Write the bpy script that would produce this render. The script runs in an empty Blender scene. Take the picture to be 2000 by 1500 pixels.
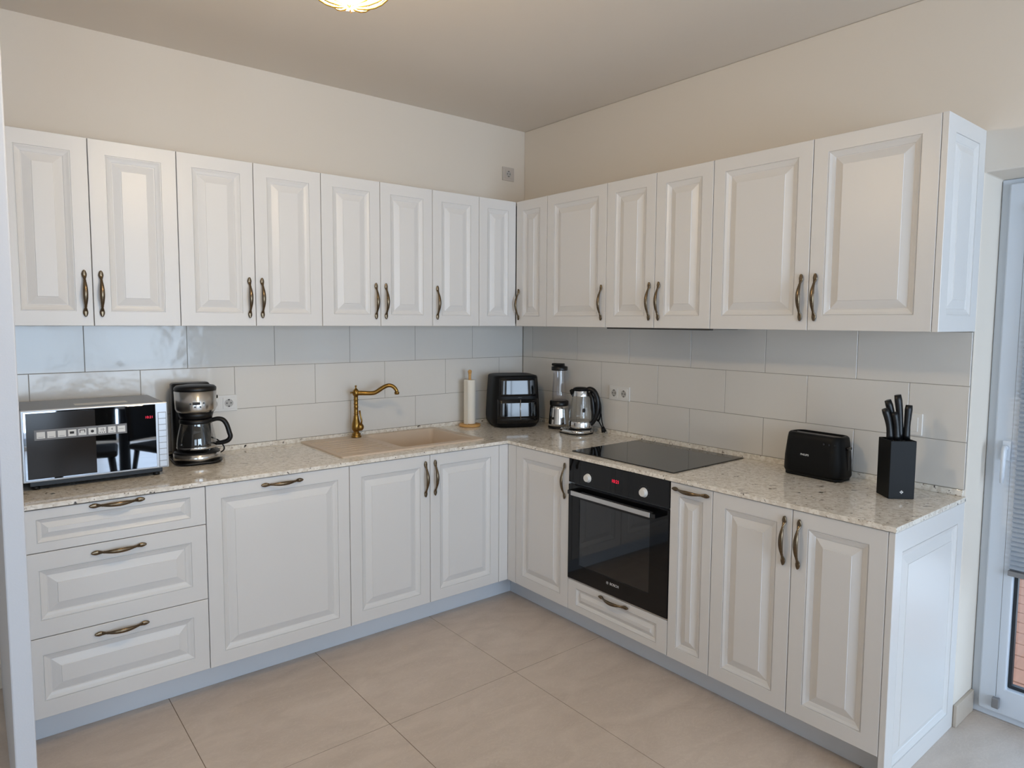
import bpy, bmesh, math, random
from mathutils import Vector, Matrix
random.seed(7)
sc = bpy.context.scene
COL = sc.collection
PI = math.pi

# ------------------------------------------------------------------ camera
cam = bpy.data.cameras.new('camera')
cam_o = bpy.data.objects.new('camera', cam)
COL.objects.link(cam_o)
cam.sensor_width = 36.0
cam.lens = 1314.93 / 2000 * 36.0
cam.shift_y = -19.26 / 2000
cam.clip_start = 0.02
R2 = Vector((0.77758675, -0.62874807, 0.00589108))
U2 = Vector((0.04435788, 0.06419935, 0.99695076))
FW = Vector((0.62720908, 0.77495439, -0.07781049))
m = Matrix.Identity(4)
for i in range(3):
    m[i][0] = R2[i]; m[i][1] = U2[i]; m[i][2] = -FW[i]
m[0][3], m[1][3], m[2][3] = -2.83369, -3.38723, 1.51852
cam_o.matrix_world = m
sc.camera = cam_o

# ------------------------------------------------------------------ view, world, lights
sc.view_settings.view_transform = 'Standard'
sc.view_settings.look = 'None'
sc.view_settings.exposure = 0.18
sc.view_settings.gamma = 1.0
sc.view_settings.use_curve_mapping = False
sc.cycles.max_bounces = 10
sc.cycles.diffuse_bounces = 6
sc.cycles.glossy_bounces = 5
sc.cycles.transparent_max_bounces = 12
sc.cycles.caustics_reflective = False
sc.cycles.caustics_refractive = False
sc.cycles.sample_clamp_indirect = 4.0
sc.cycles.blur_glossy = 0.5
sc.cycles.use_denoising = True

w = bpy.data.worlds.new('sky'); sc.world = w; w.use_nodes = True
nt = w.node_tree
bg = nt.nodes['Background']
tc = nt.nodes.new('ShaderNodeTexCoord'); sx = nt.nodes.new('ShaderNodeSeparateXYZ')
cr = nt.nodes.new('ShaderNodeValToRGB')
nt.links.new(tc.outputs['Generated'], sx.inputs[0]); nt.links.new(sx.outputs['Z'], cr.inputs[0])
cr.color_ramp.elements[0].color = (0.80, 0.88, 1.0, 1)
cr.color_ramp.elements[1].color = (0.28, 0.50, 0.95, 1)
nt.links.new(cr.outputs[0], bg.inputs['Color'])
bg.inputs['Strength'].default_value = 1.6

def area(name, loc, rot, sx_, sy_, power, col):
    l = bpy.data.lights.new(name, 'AREA'); l.shape = 'RECTANGLE'; l.size = sx_; l.size_y = sy_
    l.energy = power; l.color = col
    o = bpy.data.objects.new(name, l); COL.objects.link(o)
    o.location = loc; o.rotation_euler = rot
    return o
# daylight entering by the glazed openings behind the camera and by the balcony door
area('window_daylight', (-1.65, -6.98, 1.25), (PI/2, 0, 0), 2.3, 2.1, 126, (0.61, 0.79, 1.0))
area('window_daylight_second', (-4.6, -6.98, 1.35), (PI/2, 0, 0), 1.7, 1.6, 30, (0.62, 0.81, 1.0))
area('balcony_daylight', (0.75, -3.6, 1.15), (0, PI/2, 0), 2.0, 2.0, 20, (0.56, 0.79, 1.0))
sun = bpy.data.lights.new('sun', 'SUN'); sun.energy = 5.5; sun.angle = .009; sun.color = (1.0, .93, .82)
sun_o = bpy.data.objects.new('sun', sun); COL.objects.link(sun_o)
sun_o.rotation_euler = Vector((-.12, -.78, -.61)).to_track_quat('-Z', 'Y').to_euler()
# the ceiling lamp, lit
pl = bpy.data.lights.new('lamp_bulb', 'POINT'); pl.energy = 18; pl.color = (1.0, 0.72, 0.44); pl.shadow_soft_size = 0.05
pl_o = bpy.data.objects.new('lamp_bulb', pl); COL.objects.link(pl_o); pl_o.location = (-2.043, -1.747, 2.28)

# ------------------------------------------------------------------ dimensions
Db, Du, Dw, KB = 0.6061, 0.3517, 0.6147, 0.508
ZUB, ZUT, ZC = 1.4926, 2.2006, 2.7273
ZW, ZWU, ZFT, ZFB, ZOV = 0.8863, 0.8693, 0.8657, 0.1212, 0.2745
XL = -2.735          # left end of the left run
YR = -2.545          # end of the right run

# ------------------------------------------------------------------ materials
def s2l(c):
    return tuple((x/255/12.92 if x/255 <= .04045 else ((x/255+.055)/1.055)**2.4) for x in c)
def mat(name, rgb, rough=.5, metal=0.0, spec=.5, coat=0.0, bump=0.0, bscale=60, emis=None, estr=0, vary=0.0, vscale=8, stretch=(1,1,1), aniso=0):
    M = bpy.data.materials.new(name); M.use_nodes = True
    n = M.node_tree; b = n.nodes['Principled BSDF']
    c = (*s2l(rgb), 1)
    b.inputs['Base Color'].default_value = c
    b.inputs['Roughness'].default_value = rough; b.inputs['Metallic'].default_value = metal
    b.inputs['Specular IOR Level'].default_value = spec
    b.inputs['Coat Weight'].default_value = coat; b.inputs['Coat Roughness'].default_value = .05
    if emis: b.inputs['Emission Color'].default_value = (*s2l(emis), 1); b.inputs['Emission Strength'].default_value = estr
    t = n.nodes.new('ShaderNodeTexCoord'); mp = n.nodes.new('ShaderNodeMapping'); mp.inputs['Scale'].default_value = stretch
    n.links.new(t.outputs['Object'], mp.inputs[0])
    no = n.nodes.new('ShaderNodeTexNoise'); no.inputs['Scale'].default_value = vscale if vary else bscale; no.inputs['Detail'].default_value = 3
    n.links.new(mp.outputs[0], no.inputs['Vector'])
    if vary:
        mr = n.nodes.new('ShaderNodeMapRange'); mr.inputs['To Min'].default_value = 1-vary; mr.inputs['To Max'].default_value = 1+vary
        n.links.new(no.outputs[0], mr.inputs[0])
        hs = n.nodes.new('ShaderNodeHueSaturation'); hs.inputs['Color'].default_value = c
        n.links.new(mr.outputs[0], hs.inputs['Value']); n.links.new(hs.outputs[0], b.inputs['Base Color'])
    if bump:
        n2 = n.nodes.new('ShaderNodeTexNoise'); n2.inputs['Scale'].default_value = bscale; n2.inputs['Detail'].default_value = 2
        n.links.new(mp.outputs[0], n2.inputs['Vector'])
        bu = n.nodes.new('ShaderNodeBump'); bu.inputs['Strength'].default_value = bump; bu.inputs['Distance'].default_value = .01
        n.links.new(n2.outputs[0], bu.inputs['Height']); n.links.new(bu.outputs[0], b.inputs['Normal'])
    if aniso: b.inputs['Anisotropic'].default_value = aniso; b.inputs['Anisotropic Rotation'].default_value = .25
    return M
def glassy(name, tint, fac_min=.06, rough=.02, gloss=(1,1,1)):
    M = bpy.data.materials.new(name); M.use_nodes = True; n = M.node_tree; n.nodes.clear()
    out = n.nodes.new('ShaderNodeOutputMaterial'); mx = n.nodes.new('ShaderNodeMixShader')
    tr = n.nodes.new('ShaderNodeBsdfTransparent'); tr.inputs[0].default_value = (*tint, 1)
    gl = n.nodes.new('ShaderNodeBsdfGlossy'); gl.inputs['Roughness'].default_value = rough; gl.inputs[0].default_value = (*gloss, 1)
    lw = n.nodes.new('ShaderNodeLayerWeight'); lw.inputs[0].default_value = .35
    mr = n.nodes.new('ShaderNodeMapRange'); mr.inputs['To Min'].default_value = fac_min; mr.inputs['To Max'].default_value = 1
    pw = n.nodes.new('ShaderNodeMath'); pw.operation = 'POWER'; pw.inputs[1].default_value = 2.2
    n.links.new(lw.outputs['Facing'], pw.inputs[0]); n.links.new(pw.outputs[0], mr.inputs[0]); n.links.new(mr.outputs[0], mx.inputs[0])
    n.links.new(tr.outputs[0], mx.inputs[1]); n.links.new(gl.outputs[0], mx.inputs[2]); n.links.new(mx.outputs[0], out.inputs[0])
    return M

M = {}
M['wall'] = mat('cream_wall_paint', (222, 214, 203), .85, bump=.03, bscale=220)
M['wall_white'] = mat('white_wall_paint', (200, 203, 210), .7, bump=.03, bscale=220)
M['ceiling'] = mat('ceiling_paint', (222, 214, 204), .9, bump=.02, bscale=220)
M['cab'] = mat('white_satin_foil', (217, 216, 215), .36, bump=.012, bscale=90, stretch=(6, 6, .6), spec=.5)
M['cab_in'] = mat('cabinet_carcass', (205, 203, 198), .5)
M['kick'] = mat('white_plinth_foil', (208, 214, 222), .35)
M['bronze'] = mat('antique_bronze', (112, 98, 80), .26, metal=1, vary=.35, vscale=120)
M['brass'] = mat('aged_brass', (150, 116, 60), .30, metal=1, vary=.2, vscale=60)
M['tile'] = mat('glazed_white_tile', (218, 215, 210), .14, spec=.45, bump=.16, bscale=14)
M['grout'] = mat('grey_grout', (150, 146, 140), .8)
M['sinkm'] = mat('beige_composite', (206, 188, 168), .45, vary=.06, vscale=400, bump=.03, bscale=400)
M['blackglass'] = mat('black_glass', (7, 7, 9), .04, spec=.38)
M['hobglass'] = mat('hob_black_glass', (14, 13, 14), .05, spec=.9)
M['black'] = mat('black_satin_plastic', (10, 10, 12), .36, spec=.4)
M['blackm'] = mat('black_matt_plastic', (10, 11, 13), .50, spec=.22)
M['blackg'] = mat('black_gloss_plastic', (8, 8, 10), .08, spec=.6)
M['steel'] = mat('brushed_steel', (205, 203, 200), .22, metal=1, aniso=.8)
M['chrome'] = mat('polished_steel', (215, 215, 215), .10, metal=1)
M['silver'] = mat('silver_plastic', (200, 206, 214), .32, metal=.35)
M['greymetal'] = mat('grey_painted_metal', (140, 140, 142), .35, metal=.4)
M['plastic'] = mat('white_socket_plastic', (222, 221, 218), .3)
M['hole'] = mat('dark_hole', (40, 38, 36), .6)
M['paper'] = mat('paper_towel', (236, 230, 218), .9, bump=.25, bscale=260)
M['wood'] = mat('beech_wood', (208, 160, 96), .45, vary=.12, vscale=14, stretch=(1, 1, 6))
M['pvc'] = mat('white_window_profile', (212, 220, 230), .3)
M['gasket'] = mat('dark_gasket', (36, 40, 44), .5)
M['blind'] = mat('grey_pleated_fabric', (176, 184, 194), .8)
M['base_tile'] = mat('beige_skirting_tile', (190, 178, 164), .4, vary=.05, vscale=20)
M['red_led'] = mat('red_led', (60, 0, 8), .5, emis=(255, 30, 70), estr=1.0)
M['print'] = mat('light_print', (205, 205, 205), .5)
M['sticker'] = mat('grey_sticker', (112, 110, 110), .4)
M['sticker_w'] = mat('white_sticker', (222, 222, 220), .5)
M['deck'] = mat('brown_deck_boards', (140, 100, 80), .7, vary=.2, vscale=6, stretch=(1, 12, 1))
M['gold'] = mat('gold_lamp_metal', (220, 170, 80), .2, metal=1)
M['crystal'] = mat('lit_lamp_crystal', (255, 240, 200), .15, emis=(255, 236, 180), estr=18)
M['chair'] = mat('black_chair_fabric', (18, 18, 22), .8)
M['white_top'] = mat('white_table_top', (225, 225, 225), .3)
M['glass'] = glassy('clear_glass', (.95, .96, .96), .05)
M['cup'] = glassy('clear_plastic_cup', (.90, .90, .92), .07)
M['carafe'] = glassy('carafe_glass', (.80, .80, .80), .10)
M['ovenpane'] = glassy('dark_oven_pane', (.13, .14, .15), .05, .03)
M['mirror'] = mat('mirror_black_glass', (150, 155, 162), .02, metal=1)
M['mirror_dark'] = mat('dark_window_glass', (38, 33, 29), .12, spec=.22, metal=.0)
M['winglass'] = glassy('window_glass', (.93, .96, .97), .05)

# granite
g = bpy.data.materials.new('speckled_granite'); g.use_nodes = True; n = g.node_tree; b = n.nodes['Principled BSDF']
t = n.nodes.new('ShaderNodeTexCoord')
def tex_spots(scale, stretch, th0, th1, pick, rotz):
    vr_ = n.nodes.new('ShaderNodeVectorRotate'); vr_.rotation_type = 'Z_AXIS'; vr_.inputs['Angle'].default_value = rotz; n.links.new(t.outputs['Object'], vr_.inputs['Vector'])
    mp = n.nodes.new('ShaderNodeMapping'); mp.inputs['Scale'].default_value = stretch
    n.links.new(vr_.outputs[0], mp.inputs[0])
    dn = n.nodes.new('ShaderNodeTexNoise'); dn.inputs['Scale'].default_value = scale*1.3; n.links.new(mp.outputs[0], dn.inputs['Vector'])
    ad = n.nodes.new('ShaderNodeMixRGB'); ad.blend_type = 'ADD'; ad.inputs[0].default_value = 1.6/scale
    n.links.new(mp.outputs[0], ad.inputs[1]); n.links.new(dn.outputs[1], ad.inputs[2])
    v = n.nodes.new('ShaderNodeTexVoronoi'); v.inputs['Scale'].default_value = scale; n.links.new(ad.outputs[0], v.inputs['Vector'])
    r = n.nodes.new('ShaderNodeMapRange'); r.inputs['From Min'].default_value = th0; r.inputs['From Max'].default_value = th1
    r.inputs['To Min'].default_value = 1; r.inputs['To Max'].default_value = 0
    n.links.new(v.outputs['Distance'], r.inputs[0])
    sp = n.nodes.new('ShaderNodeSeparateColor'); n.links.new(v.outputs['Color'], sp.inputs[0])
    lt = n.nodes.new('ShaderNodeMath'); lt.operation = 'LESS_THAN'; lt.inputs[1].default_value = pick; n.links.new(sp.outputs[0], lt.inputs[0])
    mu = n.nodes.new('ShaderNodeMath'); mu.operation = 'MULTIPLY'; n.links.new(r.outputs[0], mu.inputs[0]); n.links.new(lt.outputs[0], mu.inputs[1])
    return mu.outputs[0]
def mixc(fac, a, col):
    x = n.nodes.new('ShaderNodeMixRGB'); n.links.new(fac, x.inputs[0])
    if isinstance(a, tuple): x.inputs[1].default_value = (*s2l(a), 1)
    else: n.links.new(a, x.inputs[1])
    x.inputs[2].default_value = (*s2l(col), 1); return x.outputs[0]
nz = n.nodes.new('ShaderNodeTexNoise'); nz.inputs['Scale'].default_value = 55; nz.inputs['Detail'].default_value = 6; n.links.new(t.outputs['Object'], nz.inputs['Vector'])
rr = n.nodes.new('ShaderNodeMapRange'); rr.inputs['From Min'].default_value = .42; rr.inputs['From Max'].default_value = .62; n.links.new(nz.outputs[0], rr.inputs[0])
c0 = mixc(rr.outputs[0], (236, 231, 222), (214, 206, 194))
c0 = mixc(tex_spots(130, (1, 1, 1), .15, .45, .28, 0), c0, (178, 165, 148))
c0 = mixc(tex_spots(85, (1, .8, 1), .12, .34, .10, .5), c0, (132, 116, 102))
c0 = mixc(tex_spots(40, (.7, 1.4, 1), .12, .22, .28, .5), c0, (64, 54, 48))
c0 = mixc(tex_spots(23, (.6, 1.5, 1), .10, .17, .38, .66), c0, (46, 38, 34))
n.links.new(c0, b.inputs['Base Color']); b.inputs['Roughness'].default_value = .09; b.inputs['Specular IOR Level'].default_value = .5
M['granite'] = g

# floor tile
g = bpy.data.materials.new('beige_stone_tile'); g.use_nodes = True; n = g.node_tree; b = n.nodes['Principled BSDF']
t = n.nodes.new('ShaderNodeTexCoord')
mp = n.nodes.new('ShaderNodeMapping'); mp.inputs['Rotation'].default_value = (0, 0, .5); mp.inputs['Scale'].default_value = (1, 2.2, 1); n.links.new(t.outputs['Object'], mp.inputs[0])
n1 = n.nodes.new('ShaderNodeTexNoise'); n1.inputs['Scale'].default_value = 3.2; n1.inputs['Detail'].default_value = 8; n1.inputs['Distortion'].default_value = 1.4; n.links.new(mp.outputs[0], n1.inputs['Vector'])
n2 = n.nodes.new('ShaderNodeTexNoise'); n2.inputs['Scale'].default_value = 16; n2.inputs['Detail'].default_value = 8; n2.inputs['Distortion'].default_value = 2; n.links.new(mp.outputs[0], n2.inputs['Vector'])
r1 = n.nodes.new('ShaderNodeMapRange'); r1.inputs['From Min'].default_value = .35; r1.inputs['From Max'].default_value = .65; n.links.new(n1.outputs[0], r1.inputs[0])
c0 = mixc(r1.outputs[0], (194, 180, 168), (206, 192, 180))
vr = n.nodes.new('ShaderNodeMath'); vr.operation = 'SUBTRACT'; vr.inputs[1].default_value = .5; n.links.new(n2.outputs[0], vr.inputs[0])
va = n.nodes.new('ShaderNodeMath'); va.operation = 'ABSOLUTE'; n.links.new(vr.outputs[0], va.inputs[0])
vm = n.nodes.new('ShaderNodeMapRange'); vm.inputs['From Min'].default_value = 0; vm.inputs['From Max'].default_value = .03; vm.inputs['To Min'].default_value = .30; vm.inputs['To Max'].default_value = 0; n.links.new(va.outputs[0], vm.inputs[0])
c0 = mixc(vm.outputs[0], c0, (220, 209, 197))
n.links.new(c0, b.inputs['Base Color']); b.inputs['Roughness'].default_value = .38; b.inputs['Specular IOR Level'].default_value = .45
bu = n.nodes.new('ShaderNodeBump'); bu.inputs['Strength'].default_value = .12; bu.inputs['Distance'].default_value = .01; n.links.new(n2.outputs[0], bu.inputs['Height']); n.links.new(bu.outputs[0], b.inputs['Normal'])
M['floor'] = g
M['floor_grout'] = mat('brown_grey_grout', (128, 112, 96), .8)

# ------------------------------------------------------------------ mesh helpers
class MB:
    def __init__(s): s.bm = bmesh.new(); s.mi = 0
    def _f(s, vs):
        try:
            f = s.bm.faces.new(vs); f.material_index = s.mi; return f
        except ValueError: return None
    def box(s, x0, x1, y0, y1, z0, z1, bev=0, seg=2):
        b = bmesh.new()
        bmesh.ops.create_cube(b, size=1)
        for v in b.verts:
            v.co = Vector(((x0+x1)/2+v.co.x*(x1-x0), (y0+y1)/2+v.co.y*(y1-y0), (z0+z1)/2+v.co.z*(z1-z0)))
        if bev: bmesh.ops.bevel(b, geom=b.edges[:], offset=bev, segments=seg, affect='EDGES', profile=.5)
        s.add(b); return s
    def add(s, b, mtx=None):
        vm = {}
        for v in b.verts: vm[v] = s.bm.verts.new(mtx @ v.co if mtx else v.co)
        for f in b.faces:
            nf = s._f([vm[v] for v in f.verts])
            if nf: nf.smooth = f.smooth
        b.free()
    def rings(s, rings, closed=True, cap0=True, cap1=True, smooth=True):
        rs = [[s.bm.verts.new(p) for p in r] for r in rings]
        k = len(rs[0])
        for a, c in zip(rs, rs[1:]):
            for i in range(k if closed else k-1):
                j = (i+1) % k
                f = s._f([a[i], a[j], c[j], c[i]])
                if f: f.smooth = smooth
        if cap0: s._f(rs[0][::-1])
        if cap1: s._f(rs[-1])
        return s
    def lathe(s, prof, c=(0, 0, 0), seg=32, axis='Z', cap0=True, cap1=True, smooth=True):
        R = []
        for r, z in prof:
            ring = []
            for i in range(seg):
                a = 2*PI*i/seg; x, y = r*math.cos(a), r*math.sin(a)
                if axis == 'Z': p = (x, y, z)
                elif axis == 'Y': p = (x, -z, y)      # z measured towards -y
                else: p = (-z, x, y)                  # z measured towards -x
                ring.append(Vector(p)+Vector(c))
            R.append(ring)
        return s.rings(R, True, cap0, cap1, smooth)
    def tube(s, pts, rad, seg=12, flat=1.0, up=None, smooth=True, caps=True):
        pts = [Vector(p) for p in pts]
        if not hasattr(rad, '__len__'): rad = [rad]*len(pts)
        if not hasattr(flat, '__len__'): flat = [flat]*len(pts)
        R = []; prev = None
        for i, p in enumerate(pts):
            d = (pts[min(i+1, len(pts)-1)]-pts[max(i-1, 0)]).normalized()
            if prev is None:
                u = Vector(up) if up else (Vector((0, 0, 1)) if abs(d.z) < .9 else Vector((1, 0, 0)))
            else: u = prev
            u = (u-d*u.dot(d)).normalized(); prev = u; v = d.cross(u)
            R.append([p+u*(rad[i]*math.cos(2*PI*k/seg))+v*(rad[i]*flat[i]*math.sin(2*PI*k/seg)) for k in range(seg)])
        return s.rings(R, True, caps, caps, smooth)
    def cells(s, us, vs, keep, w0, w1, order='xyz'):
        # a slab made of grid cells, shared vertices; order maps (u,v,w) to axes
        ver = {}
        def P(i, j, k):
            key = (i, j, k)
            if key not in ver:
                val = {'u': us[i], 'v': vs[j], 'w': (w0, w1)[k]}
                q = [val[c] for c in order]
                ver[key] = s.bm.verts.new(q)
            return ver[key]
        nu, nv = len(us)-1, len(vs)-1
        K = lambda i, j: 0 <= i < nu and 0 <= j < nv and keep(i, j)
        for i in range(nu):
            for j in range(nv):
                if not K(i, j): continue
                s._f([P(i, j, 1), P(i+1, j, 1), P(i+1, j+1, 1), P(i, j+1, 1)])
                s._f([P(i, j, 0), P(i, j+1, 0), P(i+1, j+1, 0), P(i+1, j, 0)])
                if not K(i-1, j): s._f([P(i, j, 0), P(i, j, 1), P(i, j+1, 1), P(i, j+1, 0)])
                if not K(i+1, j): s._f([P(i+1, j, 0), P(i+1, j+1, 0), P(i+1, j+1, 1), P(i+1, j, 1)])
                if not K(i, j-1): s._f([P(i, j, 0), P(i+1, j, 0), P(i+1, j, 1), P(i, j, 1)])
                if not K(i, j+1): s._f([P(i, j+1, 0), P(i, j+1, 1), P(i+1, j+1, 1), P(i+1, j+1, 0)])
        return s
    def build(s, name, mats, parent=None, bevel=0, label=None, recalc=True, loc=None):
        if recalc: bmesh.ops.recalc_face_normals(s.bm, faces=s.bm.faces[:])
        me = bpy.data.meshes.new(name); s.bm.to_mesh(me); s.bm.free()
        for k in (mats if isinstance(mats, (list, tuple)) else [mats]): me.materials.append(M[k])
        o = bpy.data.objects.new(name, me); COL.objects.link(o)
        if parent: o.parent = parent
        if loc: o.location = loc
        if bevel:
            md = o.modifiers.new('edge', 'BEVEL'); md.width = bevel; md.segments = 2; md.limit_method = 'ANGLE'; md.angle_limit = .7
        if label: o['label'] = label
        return o
def thing(name, label, cat, loc=(0, 0, 0), rotz=0, group=None):
    o = bpy.data.objects.new(name, None); COL.objects.link(o); o.empty_display_size = .05
    o.location = loc; o.rotation_euler = (0, 0, rotz); o['label'] = label; o['category'] = cat
    if group: o['group'] = group
    return o
def tag(o, label, cat, group=None):
    o['label'] = label; o['category'] = cat
    if group: o['group'] = group
    return o
def struct(o): o['kind'] = 'structure'; return o
def smooth(pts, n=4):
    P = [Vector(p) for p in pts]; out = []
    for i in range(len(P)-1):
        a, b_, c, d = P[max(i-1, 0)], P[i], P[i+1], P[min(i+2, len(P)-1)]
        for k in range(n):
            t_ = k/n
            out.append(.5*((2*b_)+(c-a)*t_+(2*a-5*b_+4*c-d)*t_*t_+(3*b_-a-3*c+d)*t_**3))
    return out+[P[-1]]
def stretch_list(v, n=4):
    return [v[i]+(v[i+1]-v[i])*k/n for i in range(len(v)-1) for k in range(n)]+[v[-1]]
def empty_part(name, parent, loc=(0, 0, 0)):
    o = bpy.data.objects.new(name, None); COL.objects.link(o); o.parent = parent; o.location = loc; return o
def rrect(hw, hd, r, z, n=6, cx=0, cy=0):
    P = []
    for q, (sx_, sy_) in enumerate(((1, 1), (-1, 1), (-1, -1), (1, -1))):
        for k in range(n+1):
            a = q*PI/2+k/n*PI/2
            P.append(Vector((cx+sx_*(hw-r)+r*math.cos(a), cy+sy_*(hd-r)+r*math.sin(a), z)))
    return P
def sellipse(hw, hd, e, z, seg=48, cx=0, cy=0):
    P = []
    for k in range(seg):
        a = 2*PI*k/seg; c, s_ = math.cos(a), math.sin(a)
        P.append(Vector((cx+hw*math.copysign(abs(c)**(2/e), c), cy+hd*math.copysign(abs(s_)**(2/e), s_), z)))
    return P
def text(name, body, size, mtx, material, parent, depth=.0006):
    cu = bpy.data.curves.new(name, 'FONT'); cu.body = body; cu.size = size; cu.extrude = depth
    cu.align_x = 'CENTER'; cu.align_y = 'CENTER'
    to = bpy.data.objects.new('tmp_text', cu); COL.objects.link(to)
    dg = bpy.context.evaluated_depsgraph_get()
    me = bpy.data.meshes.new_from_object(to.evaluated_get(dg))
    bpy.data.objects.remove(to)
    me.transform(mtx); me.name = name; me.materials.clear(); me.materials.append(M[material])
    o = bpy.data.objects.new(name, me); COL.objects.link(o); o.parent = parent
    return o
def facing(loc, rotz=0):   # text lying in the XZ plane, read from -y
    return Matrix.Translation(loc) @ Matrix.Rotation(rotz, 4, 'Z') @ Matrix.Rotation(PI/2, 4, 'X')
R90 = -PI/2

# ------------------------------------------------------------------ the room
# floor tiles 0.61 x 1.22 with real joints
X0, X1, Y0, Y1 = -6.2, 0.30, -6.9, 0.0
fb = MB(); fb.mi = 1
fb.box(X0, X1, Y0, Y1, -.08, -.0012); fb.mi = 0
xs = [-1.0433-.6118*i for i in range(-3, 10)]; ys = [-1.2105+1.2236*i for i in range(-5, 2)]
for xa in xs:
    for ya in ys:
        a0, a1, b0, b1 = max(X0, xa-.6118)+.0013, min(X1, xa)-.0013, max(Y0, ya-1.2236)+.0013, min(Y1, ya)-.0013
        if a1-a0 > .01 and b1-b0 > .01: fb.box(a0, a1, b0, b1, -.012, 0)
struct(fb.build('floor', ['floor', 'floor_grout'], bevel=.0006))
struct(MB().box(X0, .5, Y0, .2, ZC, ZC+.2).build('ceiling', 'ceiling'))
struct(MB().box(X0, .5, 0, .2, -.1, ZC).build('wall_back', 'wall'))
struct(MB().box(-2.7845, -2.7372, -1.25, 0, 0, ZC, .004).build('wall_left', 'wall_white'))
struct(MB().box(X0-.2, X0, Y0, .2, -.1, ZC).build('wall_far', 'wall'))
# right wall with the balcony door opening
DO = -4.35
wr = MB().cells([-7.1, DO, YR, 0], [-.1, 2.055, ZC], lambda i, j: not (i == 1 and j == 0), 0, .32, 'wuv')
struct(wr.build('wall_right', 'wall', bevel=.006))
# back wall behind the camera with two glazed openings
wb = MB().cells([X0, -5.5, -3.7, -2.9, -.4, .32], [-.1, .05, .5, 2.2, ZC], lambda i, j: not ((i == 3 and j in (1, 2)) or (i == 1 and j == 2)), -7.1, Y0, 'uwv')
struct(wb.build('wall_front', 'wall'))
def window(name, x0, x1, z0, z1, nm):
    f = MB()
    y0, y1 = -7.02, -6.95
    f.box(x0, x0+.07, y0, y1, z0, z1); f.box(x1-.07, x1, y0, y1, z0, z1); f.box(x0, x1, y0, y1, z0, z0+.08); f.box(x0, x1, y0, y1, z1-.08, z1)
    for i in range(1, nm):
        xm = x0+(x1-x0)*i/nm; f.box(xm-.05, xm+.05, y0, y1, z0, z1)
    o = struct(f.build(name, 'pvc')); return o
window('window_1', -2.9, -.4, .05, 2.2, 2)
window('window_2', -5.5, -3.7, .5, 2.2, 2)

# skirting on the reveal beside the balcony door
struct(MB().box(0.001, .188, YR-.0125, YR-.0005, 0.0005, .085, .0015).build('baseboard_right', 'base_tile'))

# balcony door: outer frame, sash, glass, blind, handle
d1 = bpy.data.objects.new('door_1', None); COL.objects.link(d1); struct(d1); d1.location = (.2, YR, 0)
fr = MB()
W_ = YR-DO
fr.cells([-W_+.001, -W_+.045, -.045, -.001], [.0005, .035, 2.018, 2.0545], lambda i, j: not (i == 1 and j == 1), -.004, .07, 'wuv')
fr.build('frame', 'pvc', d1, bevel=.004)
sa = MB()
y_a, y_b, z_a, z_b = -.030, -1.0, .03, 2.035
sa.cells([y_b, y_b+.085, y_a-.085, y_a], [z_a, z_a+.105, z_b-.085, z_b], lambda i, j: not (i == 1 and j == 1), -.022, .045, 'wuv')
sash = sa.build('sash', 'pvc', d1, bevel=.005)
sa = MB(); sa.cells([-W_+.03, -W_+.11, -1.08, -.995], [z_a, z_a+.105, z_b-.085, z_b], lambda i, j: not (i == 1 and j == 1), -.022, .045, 'wuv')
sa.build('sash', 'pvc', d1, bevel=.005)
gk = MB(); gk.cells([y_b+.083, y_b+.097, y_a-.097, y_a-.083], [z_a+.103, z_a+.118, z_b-.098, z_b-.083], lambda i, j: not (i == 1 and j == 1), 0, .02, 'wuv')
gk.build('gasket', 'gasket', sash)
MB().box(.022, .028, y_b+.08, y_a-.08, z_a+.1, z_b-.08).build('pane', 'winglass', sash)
MB().box(.022, .028, -W_+.1, -1.07, z_a+.1, z_b-.08).build('pane', 'winglass', d1)
hd = MB(); yh = -.072
hd.box(-.032, -.0225, yh-.015, yh+.015, 1.01, 1.085, .004)
hd.tube([(-.032, yh, 1.06), (-.055, yh, 1.06)], .009, 12)
hd.tube([(-.055, yh, 1.066), (-.058, yh, 1.045), (-.058, yh+.001, 1.0), (-.056, yh+.002, .93)], [.011, .0125, .011, .0095], 12, .7)
hd.build('handle', 'pvc', sash)
bl = thing('pleated_blind', 'grey pleated blind hanging half lowered on the balcony door', 'blind', (.172, YR, 0))
bm = MB(); top, bot = 1.93, .60; nP = 74; R_ = []
for k in range(nP*2+1):
    z = top+(bot-top)*k/(nP*2); xo = -.010 if k % 2 else .004
    R_.append([Vector((xo, -.105, z)), Vector((xo, -.94, z)), Vector((xo+.0012, -.94, z)), Vector((xo+.0012, -.105, z))])
bm.rings(R_, True, True, True, False).build('pleated_fabric', 'blind', bl)
MB().box(-.014, .006, -.942, -.102, bot-.02, bot, .003).build('bottom_rail', 'greymetal', bl)
MB().box(-.014, .006, -.942, -.102, top, top+.02, .003).build('top_rail', 'silver', bl)
MB().tube([(-.004, -.088, top+.01), (-.004, -.088, .10)], .0009, 6).build('tension_cord', 'greymetal', bl)
MB().box(-.016, .004, -.101, -.078, .055, .095, .003).build('cord_bracket', 'greymetal', bl)

# outside the balcony door
dk = MB()
for i in range(22):
    dk.box(.36+.145*i, .36+.145*i+.138, -7.5, 1.5, -.06, -.03, .003, 1)
tag(dk.build('terrace_deck', 'deck'), 'brown boarded terrace deck outside the balcony door', 'deck')
rl = thing('terrace_railing', 'dark metal railing at the edge of the terrace', 'railing', (3.3, -3, -.03))
rb_ = MB()
rb_.box(-.02, .02, -4, 4, .98, 1.02); rb_.box(-.02, .02, -4, 4, .08, .11)
rb_.build('rail', 'gasket', rl)
for i in range(-8, 9):
    MB().box(-.008, .008, i*.45-.008, i*.45+.008, 0 if i % 4 == 0 else .08, 1.0).build('baluster', 'gasket', rl)

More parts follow.
